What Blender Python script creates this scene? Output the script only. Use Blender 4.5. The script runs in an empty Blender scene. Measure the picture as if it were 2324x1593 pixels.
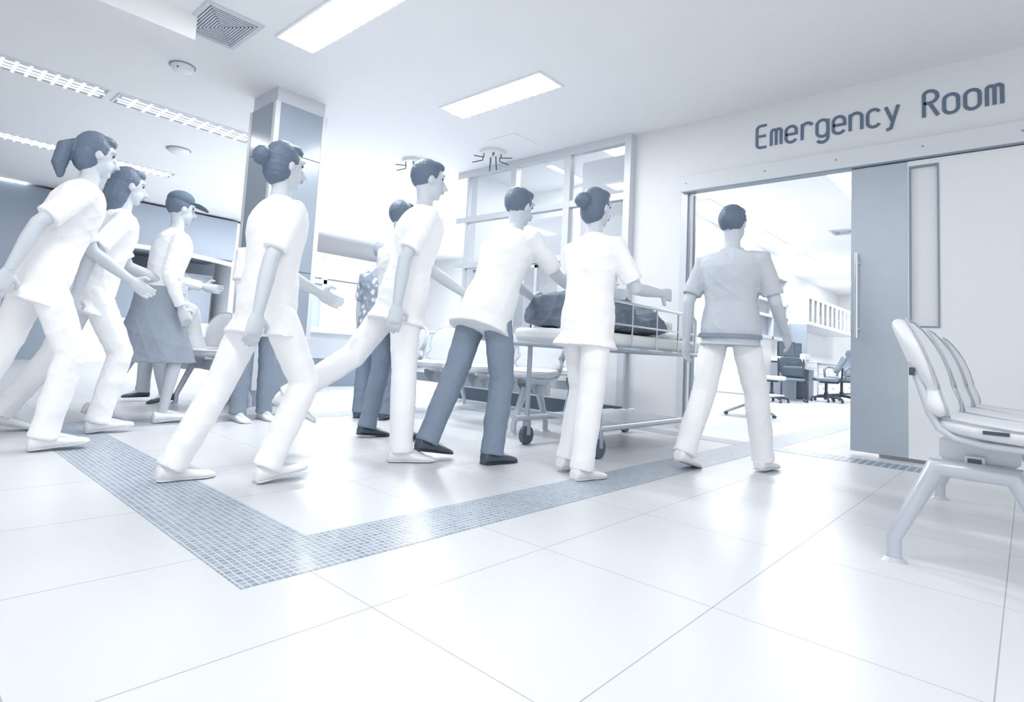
import bpy, bmesh, math, random
import numpy as np
from mathutils import Vector, Matrix
random.seed(4)
sc = bpy.context.scene
C = sc.collection
PI = math.pi

# ---------------------------------------------------------------- camera
YAW, PITCH, ROLL, FPX = -0.7851404, 0.08163736, 0.06038113, 1314.675
f = Vector((math.sin(YAW)*math.cos(PITCH), math.cos(YAW)*math.cos(PITCH), math.sin(PITCH)))
rt = Vector((math.cos(YAW), -math.sin(YAW), 0)); up = rt.cross(f)
r2 = rt*math.cos(ROLL) + up*math.sin(ROLL); u2 = up*math.cos(ROLL) - rt*math.sin(ROLL)
cam_data = bpy.data.cameras.new('camera'); cam = bpy.data.objects.new('camera', cam_data); C.objects.link(cam)
M = Matrix((r2, u2, -f)).transposed().to_4x4(); M.translation = (0, 0, 0.7)
cam.matrix_world = M
cam_data.sensor_width = 36.0
cam_data.lens = FPX/2324*36.0
cam_data.shift_x = 138.348/2324
cam_data.shift_y = -115.88/2324
cam_data.clip_start = 0.05; cam_data.clip_end = 100
sc.camera = cam
# ---------------------------------------------------------------- world, exposure
w = bpy.data.worlds.new('world'); sc.world = w; w.use_nodes = True
w.node_tree.nodes['Background'].inputs[0].default_value = (1.0, 0.99, 0.97, 1)
w.node_tree.nodes['Background'].inputs[1].default_value = 0.75
sc.view_settings.view_transform = 'Standard'; sc.view_settings.look = 'None'
sc.view_settings.gamma = 1.0; sc.view_settings.use_curve_mapping = False
sc.view_settings.exposure = 0.68

def area(name, loc, sx, sy, power, rot=(0, 0, 0), col=(0.99, 0.99, 0.985)):
    d = bpy.data.lights.new(name, 'AREA'); d.shape = 'RECTANGLE'; d.size = sx; d.size_y = sy
    d.energy = power; d.color = col
    o = bpy.data.objects.new(name, d); C.objects.link(o); o.location = loc; o.rotation_euler = rot
    return o

# ---------------------------------------------------------------- materials
def srgb(h):
    h = h.lstrip('#'); v = [int(h[i:i+2], 16)/255 for i in (0, 2, 4)]
    return tuple(c/12.92 if c <= .04045 else ((c+.055)/1.055)**2.4 for c in v) + (1,)
def mat(name, col, rough=.5, metal=0., emit=0., noise=0., nscale=8., bump=0., spec=.5):
    m = bpy.data.materials.new(name); m.use_nodes = True
    nt = m.node_tree; b = nt.nodes['Principled BSDF']
    c = srgb(col) if isinstance(col, str) else col
    b.inputs['Base Color'].default_value = c
    b.inputs['Roughness'].default_value = rough; b.inputs['Metallic'].default_value = metal
    b.inputs['Specular IOR Level'].default_value = spec
    if emit:
        b.inputs['Emission Color'].default_value = (0.95, 0.98, 1, 1); b.inputs['Emission Strength'].default_value = emit
    if noise or bump:
        tc = nt.nodes.new('ShaderNodeTexCoord'); n = nt.nodes.new('ShaderNodeTexNoise')
        n.inputs['Scale'].default_value = nscale; n.inputs['Detail'].default_value = 3
        nt.links.new(tc.outputs['Object'], n.inputs['Vector'])
        if noise:
            mx = nt.nodes.new('ShaderNodeMix'); mx.data_type = 'RGBA'
            mx.inputs['A'].default_value = c
            mx.inputs['B'].default_value = tuple(max(0, x*(1-noise)) for x in c[:3]) + (1,)
            nt.links.new(n.outputs['Fac'], mx.inputs['Factor']); nt.links.new(mx.outputs['Result'], b.inputs['Base Color'])
        if bump:
            bp = nt.nodes.new('ShaderNodeBump'); bp.inputs['Strength'].default_value = bump; bp.inputs['Distance'].default_value = .01
            nt.links.new(n.outputs['Fac'], bp.inputs['Height']); nt.links.new(bp.outputs['Normal'], b.inputs['Normal'])
    return m

def grid_mat(name, base, line, px, py, ox, oy, lw, rough, noise=.0, vary=0., linerough=.5, plane='XY', metal=0., linelift=False):
    """tiles px by py with lines lw wide; offsets ox, oy"""
    m = bpy.data.materials.new(name); m.use_nodes = True
    nt = m.node_tree; N = nt.nodes; L = nt.links; b = N['Principled BSDF']
    tc = N.new('ShaderNodeTexCoord'); sp = N.new('ShaderNodeSeparateXYZ'); L.new(tc.outputs['Object'], sp.inputs[0])
    def mth(op, a, bb=None, c=None):
        n = N.new('ShaderNodeMath'); n.operation = op
        for i, v in enumerate((a, bb, c)):
            if v is None: continue
            if isinstance(v, (int, float)): n.inputs[i].default_value = v
            else: L.new(v, n.inputs[i])
        return n.outputs[0]
    def axis(s, p, o):
        t = mth('DIVIDE', mth('SUBTRACT', s, o), p)
        fr = mth('FRACT', t); d = mth('MINIMUM', fr, mth('SUBTRACT', 1.0, fr))
        return mth('LESS_THAN', mth('MULTIPLY', d, p), lw/2), mth('FLOOR', t)
    l1, f1 = axis(sp.outputs[plane[0]], px, ox); l2, f2 = axis(sp.outputs[plane[1]], py, oy)
    ln = mth('MAXIMUM', l1, l2)
    cb = N.new('ShaderNodeCombineXYZ'); L.new(f1, cb.inputs[0]); L.new(f2, cb.inputs[1])
    wn = N.new('ShaderNodeTexWhiteNoise'); L.new(cb.outputs[0], wn.inputs['Vector'])
    mx0 = N.new('ShaderNodeMix'); mx0.data_type = 'RGBA'
    c = srgb(base); mx0.inputs['A'].default_value = c
    mx0.inputs['B'].default_value = tuple(x*(1-vary) for x in c[:3]) + (1,)
    L.new(wn.outputs['Value'], mx0.inputs['Factor'])
    mx = N.new('ShaderNodeMix'); mx.data_type = 'RGBA'; L.new(ln, mx.inputs['Factor'])
    L.new(mx0.outputs['Result'], mx.inputs['A']); mx.inputs['B'].default_value = srgb(line)
    L.new(mx.outputs['Result'], b.inputs['Base Color'])
    b.inputs['Specular IOR Level'].default_value = .3
    rr = mth('ADD', mth('MULTIPLY', ln, linerough-rough), rough); L.new(rr, b.inputs['Roughness'])
    b.inputs['Metallic'].default_value = metal
    bp = N.new('ShaderNodeBump'); bp.inputs['Strength'].default_value = .35; bp.inputs['Distance'].default_value = .002
    L.new(ln, bp.inputs['Height']); bp.invert = not linelift; L.new(bp.outputs['Normal'], b.inputs['Normal'])
    return m

def glass_mat(name, tint, transp, rough=.03):
    m = bpy.data.materials.new(name); m.use_nodes = True
    nt = m.node_tree; N = nt.nodes; L = nt.links
    b = N['Principled BSDF']; b.inputs['Base Color'].default_value = srgb(tint); b.inputs['Roughness'].default_value = rough
    t = N.new('ShaderNodeBsdfTransparent'); mx = N.new('ShaderNodeMixShader'); mx.inputs[0].default_value = transp
    L.new(b.outputs[0], mx.inputs[1]); L.new(t.outputs[0], mx.inputs[2]); L.new(mx.outputs[0], N['Material Output'].inputs[0])
    return m

MT = dict(
    wall=mat('wall_paint', '#e4e7eb', .55, noise=.03, nscale=2), ceil=mat('ceiling_paint', '#f0f2f4', .8, noise=.03, nscale=1.5),
    wallbright=mat('bright_wall_paint', '#eef1f4', .6), wallshade=mat('slate_shaded_wall', '#a5afbd', .6),  # slate tone carries the left wall's shade; plain grey on furniture
    floor=grid_mat('floor_tile', '#d3d6da', '#a2aab4', .592, .775, -.063, .245, .0035, .3, vary=.02),
    mosaic=grid_mat('mosaic_tile', '#9fabb9', '#cdd4dc', .0245, .0245, 0, 0, .0042, .28, vary=.32),
    grate=grid_mat('threshold_grate', '#8391a3', '#c3cad3', .05, 9, 0, 0, .012, .35, metal=.3),
    steel=mat('brushed_steel', '#b4bec9', .36, .6, noise=.12, nscale=3), chrome=mat('chrome', '#d5dbe2', .15, .9),
    paintsteel=mat('grey_painted_steel', '#c3cad3', .3, .25), header=mat('header_paint', '#d6dbe1', .45),
    whitepanel=mat('white_door_laminate', '#e6e9ed', .35), frame=mat('aluminium_frame', '#d2d7de', .4, .1),
    vinyl=mat('grey_vinyl', '#dadee4', .42, noise=.05, nscale=12), seam=mat('vinyl_seam', '#aab3bf', .5),
    laminate=mat('slate_laminate', '#98a4b2', .22, noise=.1, nscale=1), cap=mat('column_plaster', '#cfd4dc', .6), base=mat('dark_base', '#8b98a7', .3),
    text=mat('letter_blue', '#62738a', .6), dark=mat('dark_plastic', '#3d4a5a', .4), mid=mat('mid_grey_plastic', '#8894a4', .4),
    darkgap=mat('dark_rubber', '#55626f', .6), lampon=mat('lamp_tube', '#ffffff', .5, emit=6), tubedim=mat('dim_tube', '#ffffff', .5, emit=.35), lampdim=mat('lamp_reflector', '#b4bec9', .25, .5),
    louvre=mat('lamp_louvre', '#ffffff', .4, emit=.25), screen=mat('screen', '#5f6d7c', .15),
    lightbox=mat('lit_panel', '#ffffff', .5, emit=2.5), glass=glass_mat('clear_glass', '#cfd6de', .72), frost=glass_mat('frosted_glass', '#e3e7ec', .03, .25),
    blind=mat('window_blind', '#e3e6ea', .7), white=mat('white_plastic', '#e9ecef', .4), officechair=mat('grey_leather', '#8490a0', .4, noise=.1),
    skin=mat('skin', '#c9d0d8', .55), skinlight=mat('pale_skin', '#d3d8de', .55), hair=mat('dark_hair', '#627186', .5, bump=.4, nscale=60), hairgrey=mat('grey_hair', '#a8b1bc', .6, bump=.4, nscale=60),
    uniform=mat('white_uniform', '#f7f8fb', .75), uniform2=mat('off_white_uniform', '#e9ecef', .75), shoewhite=mat('white_leather', '#eef0f3', .4),
    shoeblack=mat('dark_leather', '#46535f', .35), trousdark=mat('slate_trousers', '#808ea1', .8), trousgrey=mat('grey_trousers', '#8b98a8', .8), greyshirt=mat('grey_shirt', '#c2c9d2', .8),
    skirt=mat('slate_skirt', '#98a3b1', .8), cap_=mat('cap_cloth', '#5f7084', .8), lips=mat('lips', '#8f98a5', .5), eye=mat('eye', '#3a4653', .3),
    blanket=mat('dark_blanket', '#7d8a9a', .85, noise=.45, nscale=9, bump=.6), sheet=mat('white_sheet', '#eceff2', .8, bump=.4, nscale=9), bag=mat('dark_bag', '#4d5b6a', .6),
)
def floral():
    m = mat('floral_cloth', '#c3cad3', .8); nt = m.node_tree; N = nt.nodes; L = nt.links
    tc = N.new('ShaderNodeTexCoord'); v = N.new('ShaderNodeTexVoronoi'); v.inputs['Scale'].default_value = 17
    n = N.new('ShaderNodeTexNoise'); n.inputs['Scale'].default_value = 22
    L.new(tc.outputs['Object'], n.inputs['Vector'])
    a = N.new('ShaderNodeMath'); a.operation = 'ADD'; L.new(v.outputs['Distance'], a.inputs[0]); L.new(n.outputs['Fac'], a.inputs[1])
    L.new(tc.outputs['Object'], v.inputs['Vector'])
    r = N.new('ShaderNodeValToRGB'); r.color_ramp.elements[0].position = .72; r.color_ramp.elements[1].position = .95
    r.color_ramp.elements[0].color = srgb('#dfe3e8'); r.color_ramp.elements[1].color = srgb('#8f9bab')
    L.new(a.outputs[0], r.inputs[0]); L.new(r.outputs[0], N['Principled BSDF'].inputs['Base Color'])
    return m
MT['floral'] = floral()

# ---------------------------------------------------------------- mesh helpers
class MB:
    def __init__(s): s.v = []; s.f = []
    def add(s, vs, fs):
        o = len(s.v); s.v += [tuple(v) for v in vs]; s.f += [tuple(i+o for i in q) for q in fs]; return s
    def box(s, x0, x1, y0, y1, z0, z1):
        return s.add([(x0, y0, z0), (x1, y0, z0), (x1, y1, z0), (x0, y1, z0), (x0, y0, z1), (x1, y0, z1), (x1, y1, z1), (x0, y1, z1)],
                     [(0, 3, 2, 1), (4, 5, 6, 7), (0, 1, 5, 4), (1, 2, 6, 5), (2, 3, 7, 6), (3, 0, 4, 7)])
    def rings(s, rings, cap=True):
        n = len(rings[0]); vs = [p for r in rings for p in r]; fs = []
        for i in range(len(rings)-1):
            for j in range(n):
                k = (j+1) % n; fs.append((i*n+j, i*n+k, (i+1)*n+k, (i+1)*n+j))
        if cap:
            fs.append(tuple(range(n-1, -1, -1))); o = (len(rings)-1)*n; fs.append(tuple(o+j for j in range(n)))
        return s.add(vs, fs)
    def tube(s, path, r, seg=12, rs=None):
        path = [Vector(p) for p in path]; n = len(path); out = []
        prev = None
        for i, p in enumerate(path):
            if i == 0: t = path[1]-p
            elif i == n-1: t = p-path[i-1]
            else: t = (path[i+1]-p).normalized() + (p-path[i-1]).normalized()
            t.normalize()
            if prev is None:
                a = Vector((0, 0, 1)) if abs(t.z) < .9 else Vector((1, 0, 0)); x = t.cross(a).normalized()
            else: x = (prev - t*prev.dot(t)).normalized()
            prev = x; y = t.cross(x); rr = rs[i] if rs else r
            sc_ = 1.0
            if 0 < i < n-1:
                c = (path[i+1]-p).normalized().dot((p-path[i-1]).normalized()); sc_ = 1/max(.6, math.sqrt((1+c)/2))
            out.append([p + (x*math.cos(2*PI*j/seg) + y*math.sin(2*PI*j/seg))*rr*(1 + (sc_-1)*.5) for j in range(seg)])
        return s.rings(out)
    def cyl(s, x, y, z0, z1, r, r1=None, seg=20): return s.tube([(x, y, z0), (x, y, z1)], r, seg, [r, r if r1 is None else r1])
    def ell(s, c, r, rot=None, nu=16, nv=10):
        c = Vector(c); R = rot or Matrix.Identity(3); rg = []
        for i in range(nv+1):
            a = PI*(i+.0)/nv; a = min(max(a, .06), PI-.06)
            rg.append([c + R @ Vector((r[0]*math.sin(a)*math.cos(2*PI*j/nu), r[1]*math.sin(a)*math.sin(2*PI*j/nu), -r[2]*math.cos(a))) for j in range(nu)])
        return s.rings(rg)
    def pad(s, outline, t, fn, inset=.03, n=5):
        """soft cushion: 2-D outline, thickness t, mapped by fn(u, v, w)"""
        cx = sum(p[0] for p in outline)/len(outline); cy = sum(p[1] for p in outline)/len(outline)
        R = max(math.hypot(p[0]-cx, p[1]-cy) for p in outline); rg = []
        prof = [(-.5, .75), (-.5, .35), (-.47, 1.0), (-.36, .35), (-.15, .03), (.15, .03), (.36, .35), (.47, 1.0), (.5, .35), (.5, .75)]
        seq = [(-.5, None, .3), (-.5, None, .75), (-.46, 1, 1), (-.33, .45, 1), (-.12, .05, 1), (.12, .05, 1), (.33, .45, 1), (.46, 1, 1), (.5, None, .75), (.5, None, .3)]
        for wv, k, sc_ in seq:
            ring = []
            for (u, v) in outline:
                d = math.hypot(u-cx, v-cy) or 1
                if k is None: q = (d-inset*1.2)/d*sc_
                else: q = (d-inset*k)/d
                ring.append(fn(cx+(u-cx)*q, cy+(v-cy)*q, wv*t))
            rg.append(ring)
        return s.rings(rg)
    def mesh(s, name, smooth=False):
        me = bpy.data.meshes.new(name); me.from_pydata(s.v, [], s.f); me.update()
        bm = bmesh.new(); bm.from_mesh(me); bmesh.ops.recalc_face_normals(bm, faces=bm.faces); bm.to_mesh(me); bm.free()
        return me
    def build(s, name, m, parent=None, bevel=0., smooth=None, sub=0):
        me = s.mesh(name); o = bpy.data.objects.new(name, me); C.objects.link(o)
        me.materials.append(m if not isinstance(m, str) else MT[m])
        if parent: o.parent = parent
        if bevel:
            b = o.modifiers.new('bevel', 'BEVEL'); b.width = bevel; b.segments = 3; b.limit_method = 'ANGLE'; b.angle_limit = math.radians(40)
        if sub:
            q = o.modifiers.new('sub', 'SUBSURF'); q.levels = sub; q.render_levels = sub
        if smooth or bevel or sub:
            me.polygons.foreach_set('use_smooth', [True]*len(me.polygons))
            me.set_sharp_from_angle(angle=math.radians(45)) if not sub else None
        return o

def thing(name, label, cat, loc=(0, 0, 0), rz=0., group=None):
    o = bpy.data.objects.new(name, None); C.objects.link(o); o.location = loc; o.rotation_euler = (0, 0, rz)
    o.empty_display_size = .1; o['label'] = label; o['category'] = cat
    if group: o['group'] = group
    return o
def tag(o, label, cat, group=None):
    o['label'] = label; o['category'] = cat
    if group: o['group'] = group
    return o
def struct(name, mb, m, parent=None, bevel=0.):
    o = mb.build(name, m, parent, bevel)
    if not parent: o['kind'] = 'structure'
    return o
def dup(root, loc, rz, label, group=None):
    r = root.copy(); C.objects.link(r); r.location = loc; r.rotation_euler = (0, 0, rz); r['label'] = label
    if group: r['group'] = group
    for ch in list(root.children):
        c = ch.copy(); C.objects.link(c); c.parent = r
        for g in ch.children:
            d = g.copy(); C.objects.link(d); d.parent = c
    return r

# ================================================================ SETTING
H = 3.29; YW = 6.10
struct('floor', MB().box(-17, 5, -3, 24, -.1, 0), 'floor')
struct('ceiling', MB().box(-17, 5, -3, 24, H, H+.1), 'ceil')
# emergency room wall
struct('wall_back', MB().box(-3.2, -2.55, YW, YW+.14, 0, H).box(-2.55, -.9, YW, YW+.14, 2.55, H).box(-.9, 4, YW, YW+.14, 0, H), 'wall')
struct('wall_far', MB().box(-16, -5.0, 12, 12.15, 0, H), 'wallbright')
struct('wall_left', MB().box(-15.15, -15, -3, 12, 0, H), 'wallshade')  # far wall in shadow, its shade put into the slate colour
struct('wall_shade_front', MB().box(-17, -4.5, -3.15, -3, 0, H), 'wallshade')  # out-of-view wall added to block fill light and darken the top-left ceiling
struct('wall_office_side', MB().box(-5.85, -5.73, YW+.05, 7.55, 0, H), 'wall')
struct('wall_office_back', MB().box(-5.73, -3.25, 7.45, 7.55, 0, H), 'wall')
struct('wall_office_partition', MB().box(-3.25, -3.15, YW+.14, 7.55, 0, H), 'wallbright')
struct('wall_emergency_left', MB().box(-4.25, -4.1, 7.55, 15.6, 0, 1.32).box(-4.25, -4.1, 7.55, 12.2, 1.32, H).box(-4.25, -4.1, 12.2, 15.6, 2.82, H).box(-4.25, -4.1, 15.45, 15.6, 1.32, 2.82).box(-4.6,-4.1,15.6,15.7,0,H), 'wallbright')
struct('wall_emergency_cabinets', MB().box(-4.75, -4.6, 15.6, 23.5, 0, H), 'wallbright')
struct('wall_emergency_back', MB().box(-4.75, 4, 23.5, 23.65, 0, H), 'wallbright')
# dropped beam, top left
struct('trim_1', MB().box(-5.02, -4.80, -3, 1.66, 3.08, H), 'ceil')
# floor strips (mosaic inlays and door threshold)
def strip(name, x0, x1, y0, y1, m='mosaic', z=.0015):
    return struct(name, MB().box(x0, x1, y0, y1, -.01, z), m)
strip('trim_2', -4.9, -1.55, .80, 1.18)
strip('trim_3', -1.83, -1.55, 1.18, 13.5)
strip('trim_4', -4.9, -4.55, 1.18, 5.47)
strip('trim_5', -1.55, 4, 5.47, 5.76, 'grate', .002)
strip('trim_6', -9, -1.83, 5.47, 5.76, 'mosaic', .002)
struct('baseboard_office', MB().box(-5.76, -3.2, 5.93, 5.98, 0, .16), 'darkgap')

# header box over the sliding door
hd = thing('door_header_box', 'long pale grey box header with screws above the sliding door', 'door header', (-2.62, 6.0, 2.508))
hb = MB().box(0, 6.2, 0, .099, 0, .165); hb.build('header_cover', 'header', hd, .004)
MB().box(.02, 6.2, .0, .11, -.012, .0).build('header_track', 'mid', hd)
for i, x in enumerate((.06, .83, 1.42, 2.03, 2.62, 3.1)):
    MB().tube([(x, -.004, .085), (x, .002, .085)], .008, 10).build('screw', 'mid', hd)
# door frame
df = thing('door_frame', 'steel door jamb at the left of the open doorway', 'door frame', (-2.56, 6.1, 0))
MB().box(-.07, .0, -.045, .19, 0, 2.5).build('jamb', 'frame', df, .003)
MB().box(.0, .02, -.03, .0, 0, 2.5).box(0, .02, .1, .14, 0, 2.5).build('jamb_stop', 'mid', df)
# sliding door
sd = thing('sliding_door', 'tall sliding door with brushed steel edge panel and frosted vision window', 'door', (-1.09, 6.03, .03))
MB().box(0, .395, 0, .055, 0, 2.46).build('steel_panel', 'steel', sd, .002)
wp = MB().box(.395, .405, 0.0, .055, 0, 2.46).box(.405, .60, 0.0, .055, 0, 1.06).box(.405, .60, 0, .055, 2.415, 2.46).box(.60, 1.6, 0, .055, 0, 2.46)
wp.build('white_panel', 'whitepanel', sd)
MB().box(.405, .418, -.006, .058, 1.06, 2.415).box(.587, .60, -.006, .058, 1.06, 2.415).box(.418, .587, -.006, .058, 1.06, 1.073).box(.418, .587, -.006, .058, 2.40, 2.415).build('vision_frame', 'mid', sd)
MB().box(.418, .587, .02, .032, 1.073, 2.40).build('vision_glass', 'frost', sd)
h_ = MB().tube([(.05, -.06, .96), (.05, -.06, 1.70)], .013, 14).build('handle', 'chrome', sd, smooth=True)
for z in (1.04, 1.62):
    MB().tube([(.05, -.06, z), (.05, 0, z)], .010, 12).tube([(.05, -.006, z), (.05, .0, z)], .02, 14).build('handle_mount', 'chrome', h_, smooth=True)
# lettering: strokes on a monospaced grid
def arc(cx, cy, rx, ry, a0, a1, n=14):
    return [(cx+rx*math.cos(math.radians(a0+(a1-a0)*i/n)), cy+ry*math.sin(math.radians(a0+(a1-a0)*i/n))) for i in range(n+1)]
wd, xh, ch = .088, .158, .222
def O(): return arc(wd/2, xh-wd/2, wd/2, wd/2, 0, 180) + arc(wd/2, wd/2, wd/2, wd/2, 180, 360) + [(wd, xh-wd/2)]
GL = {
 'E': [[(wd, ch)] + arc(.035, ch-.035, .035, .035, 90, 180) + arc(.035, .035, .035, .035, 180, 270) + [(wd, 0)], [(0, ch*.52), (wd-.006, ch*.52)]],
 'm': [[(0, 0), (0, xh*.8)] + arc(.022, xh-.022, .022, .022, 180, 0) + [(.044, 0)], [(.044, xh*.7)] + arc(.066, xh-.022, .022, .022, 180, 0) + [(.088, 0)]],
 'e': [arc(wd/2, wd/2, wd/2, wd/2, -25, -180) + arc(wd/2, xh-wd/2, wd/2, wd/2, 180, 0) + [(wd, xh*.5), (0, xh*.5)]],
 'r': [[(.008, 0), (.008, xh)], [(.008, xh*.55)] + arc(.05, xh-.042, .042, .042, 180, 20)],
 'g': [arc(wd/2, xh-wd/2, wd/2, wd/2, 0, 180) + arc(wd/2, wd/2, wd/2, wd/2, 180, 360) , [(wd, xh), (wd, 0)] + arc(wd/2, -.014, wd/2, .042, 0, -150)],
 'n': [[(0, 0), (0, xh)], [(0, xh*.5)] + arc(wd/2, xh-wd/2, wd/2, wd/2, 180, 0) + [(wd, 0)]],
 'c': [arc(wd/2, xh-wd/2, wd/2, wd/2, 25, 180) + arc(wd/2, wd/2, wd/2, wd/2, 180, 335)],
 'y': [[(0, xh), (wd*.5, .03)], [(wd, xh), (wd*.52, .0), (wd*.42, -.04), (.005, -.052)]],
 'R': [[(0, 0), (0, ch-.035)] + arc(.035, ch-.035, .035, .035, 180, 90) + arc(wd-.052, ch-.052, .052, .052, 90, -90) + [(0, ch-.104)], [(wd*.42, ch-.104), (wd+.004, 0)]],
 'o': [O()],
}
ST = .026
def ribbon(mb, pts, dy=0.):
    P = [Vector((p[0], -dy, p[1])) for p in pts]; out = []
    Q = [P[0]]
    for p in P[1:]:
        if (p-Q[-1]).length > 1e-4: Q.append(p)
    n = len(Q); rg = []
    for i in range(n):
        a = (Q[i]-Q[i-1]).normalized() if i > 0 else (Q[1]-Q[0]).normalized()
        b = (Q[i+1]-Q[i]).normalized() if i < n-1 else a
        t = (a+b).normalized(); nrm = Vector((-t.z, 0, t.x)); k = 1/max(.55, t.dot(a))
        h = nrm*ST/2*k
        rg.append([Q[i]+h, Q[i]-h, Q[i]-h+Vector((0, .005, 0)), Q[i]+h+Vector((0, .005, 0))])
    mb.rings(rg)
txt = thing('emergency_room_lettering', 'slate blue letters spelling Emergency Room on the wall', 'sign', (-1.895, YW-.006, 2.87))
for i, chh in enumerate('Emergency Room'):
    if chh == ' ': continue
    mb = MB()
    for q_, st in enumerate(GL[chh]): ribbon(mb, st, q_*.0015)
    l = mb.build('letter', 'text', txt); l.location = (i*.1305, 0, .0); l.scale = (1.0, 1, 1.0)
# glazed office front
def bars(mb, xs, zs, y0, y1, t):
    for x in xs: mb.box(x-t/2, x+t/2, y0, y1, 0, H)
    for z in zs: mb.box(-5.80, -3.2, y0+.005, y1-.005, z-t/2, z+t/2)
gz = thing('window_wall', 'glazed office partition with pale aluminium mullions', 'window', (0, 5.98, 0))
g = MB()
for x in (-4.92, -4.06): g.box(x-.045, x+.045, 0, .1, .8, H-.1)
g.box(-3.28, -3.2, 0, .13, .0, H)
g.box(-5.98, -3.28, .0, .1, H-.1, H-.0)
g.box(-5.98, -3.281, .004, .096, 2.52, 2.60).box(-5.98, -3.281, .004, .096, 1.85, 1.93)
g.box(-5.80, -5.76, .02, .08, .8, H)
g.build('mullion_frame', 'frame', gz, .002)
MB().box(-5.78, -3.28, .0, .1, .0, .82).build('lower_panel', 'whitepanel', gz)
MB().box(-5.73, -3.28, -.05, .29, .82, .86).build('sill', 'frame', gz)
for (a, b) in ((-5.76, -4.965), (-4.875, -4.105), (-4.015, -3.28)):
    for (z0, z1) in ((2.60, 3.19), (1.93, 2.52)):
        MB().box(a, b, .045, .055, z0, z1).build('pane', 'glass', gz)
MB().box(-5.76, -4.965, .045, .055, .86, 1.85).build('pane', 'glass', gz)
for (a, b) in ((-4.875, -4.105), (-4.015, -3.28)):   # sliding sashes
    s_ = MB(); mid = (a+b)/2
    for (c, d, yy) in ((a+.02, mid+.02, .02), (mid-.02, b-.02, .05)):
        s_.box(c, c+.04, yy, yy+.03, .88, 1.83).box(d-.04, d, yy, yy+.03, .88, 1.83).box(c, d, yy, yy+.03, .88, .92).box(c, d, yy, yy+.03, 1.79, 1.83)
    so = s_.build('sliding_sash', 'frame', gz, .002)
    MB().box(a+.06, mid-.02, .032, .038, .92, 1.79).box(mid+.02, b-.06, .062, .068, .92, 1.79).build('pane', 'glass', so)
# blinds inside
for (a, b, z0, z1) in ((-4.86, -4.12, .86, 2.50), (-4.0, -3.3, .86, 3.15)):
    tag(MB().box(a, b, 6.24, 6.26, z0, z1).build('roller_blind', 'blind'), 'pale roller blind behind the %s office bay' % ('middle' if a < -4.5 else 'right'), 'blind')
# doors inside office, on the side wall
od = thing('office_door', 'grey flush door seen through the glazed partition', 'door', (-5.73, 6.2, 0))
MB().box(0, .03, .0, .46, 0, 1.80).build('door_leaf', 'mid', od)
MB().box(0, .04, -.05, 0, 0, 1.85).box(0, .04, .46, .51, 0, 1.85).box(0, .04, -.05, .51, 1.80, 1.85).build('door_surround', 'white', od)
tag(MB().box(-5.725, -5.70, 6.78, 7.35, 1.12, 1.60).build('notice_board', 'laminate', bevel=.004), 'grey notice board on the office side wall beside door', 'notice board')
# column
cl = thing('column', 'square column with slate panels, pale edge trims and white cap', 'column', (-5.735, 3.045, 0))
hx, hy = .265, .285
MB().box(-hx, hx, -hy, hy, 0, H).build('column_core', 'cap', cl)
MB().box(-hx-.02, hx+.02, -hy-.02, hy+.02, 2.62, 3.13).box(-hx-.02, hx+.02, -hy-.02, hy+.02, 1.4, 2.612).box(-hx-.02, hx+.02, -hy-.02, hy+.02, .16, 1.392).build('cladding_panel', 'laminate', cl)
t_ = MB()
for sx in (-1, 1):
    for sy in (-1, 1):
        X, Y = sx*(hx+.024), sy*(hy+.024)
        t_.box(min(X, X-sx*.055), max(X, X-sx*.055), min(Y, Y-sy*.055), max(Y, Y-sy*.055), 0.0, 3.13)
t_.build('edge_trim', 'header', cl)
MB().box(-hx-.03, hx+.03, -hy-.03, hy+.03, 0, .16).build('plinth', 'base', cl)

# ---------------------------------------------------------------- ceiling fittings
def lamp(name_label, x0, x1, y0, y1, cells, emit='lampon', fin=.004, group='recessed louvred ceiling lamps', along='y', z=H):
    t = thing('ceiling_lamp', name_label, 'ceiling light', ((x0+x1)/2, (y0+y1)/2, z), 0, group)
    a, b = (x1-x0)/2, (y1-y0)/2
    MB().box(-a-.02, a+.02, -b-.02, -b, -.012, 0).box(-a-.02, a+.02, b, b+.02, -.012, 0).box(-a-.02, -a, -b, b, -.012, 0).box(a, a+.02, -b, b, -.012, 0).build('frame', 'white', t)
    MB().box(-a, a, -b, b, -.004, -.001).build('reflector', emit, t)
    lv = MB()
    if along == 'y':
        for i in range(1, cells):
            y = -b + 2*b*i/cells; lv.box(-a, a, y-fin, y+fin, -.022, -.004)
        lv.box(-.006, .006, -b, b, -.022, -.004)
    else:
        for i in range(1, cells):
            x = -a + 2*a*i/cells; lv.box(x-.004, x+.004, -b, b, -.022, -.004)
        lv.box(-a, a, -.006, .006, -.022, -.004)
    lv.build('louvre', 'louvre', t)
    return t
def tubes(t, along, half, off, m='lampon'):
    for s in off:
        mb = MB()
        if along == 'y': mb.tube([(s, -half, -.011), (s, half, -.011)], .010, 8)
        else: mb.tube([(-half, s, -.011), (half, s, -.011)], .010, 8)
        mb.build('tube', m, t)
lamp('large bright louvred ceiling lamp cut off by the top edge of the picture', -4.56, -3.0, 2.25, 2.60, 16, along='x')
lamp('bright louvred ceiling lamp above the middle of the lobby', -4.48, -3.17, 4.15, 4.50, 13, along='x')
rows = [('dim louvred strip lamp by the left picture edge, nearer row', -7.28, .45, 1.62), ('dim louvred strip lamp ending at the column, nearer row', -7.28, 1.74, 3.35)]
for lb, x, y0, y1 in rows:
    t = lamp(lb, x-.17, x+.17, y0, y1, 10, 'lampdim', .016); tubes(t, 'y', (y1-y0)/2-.03, (-.09, .09), 'tubedim')
t = lamp('louvred strip lamp in the row over the corridor behind the woman by the stretcher', -7.2, -6.86, 6.45, 7.9, 12)
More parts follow.
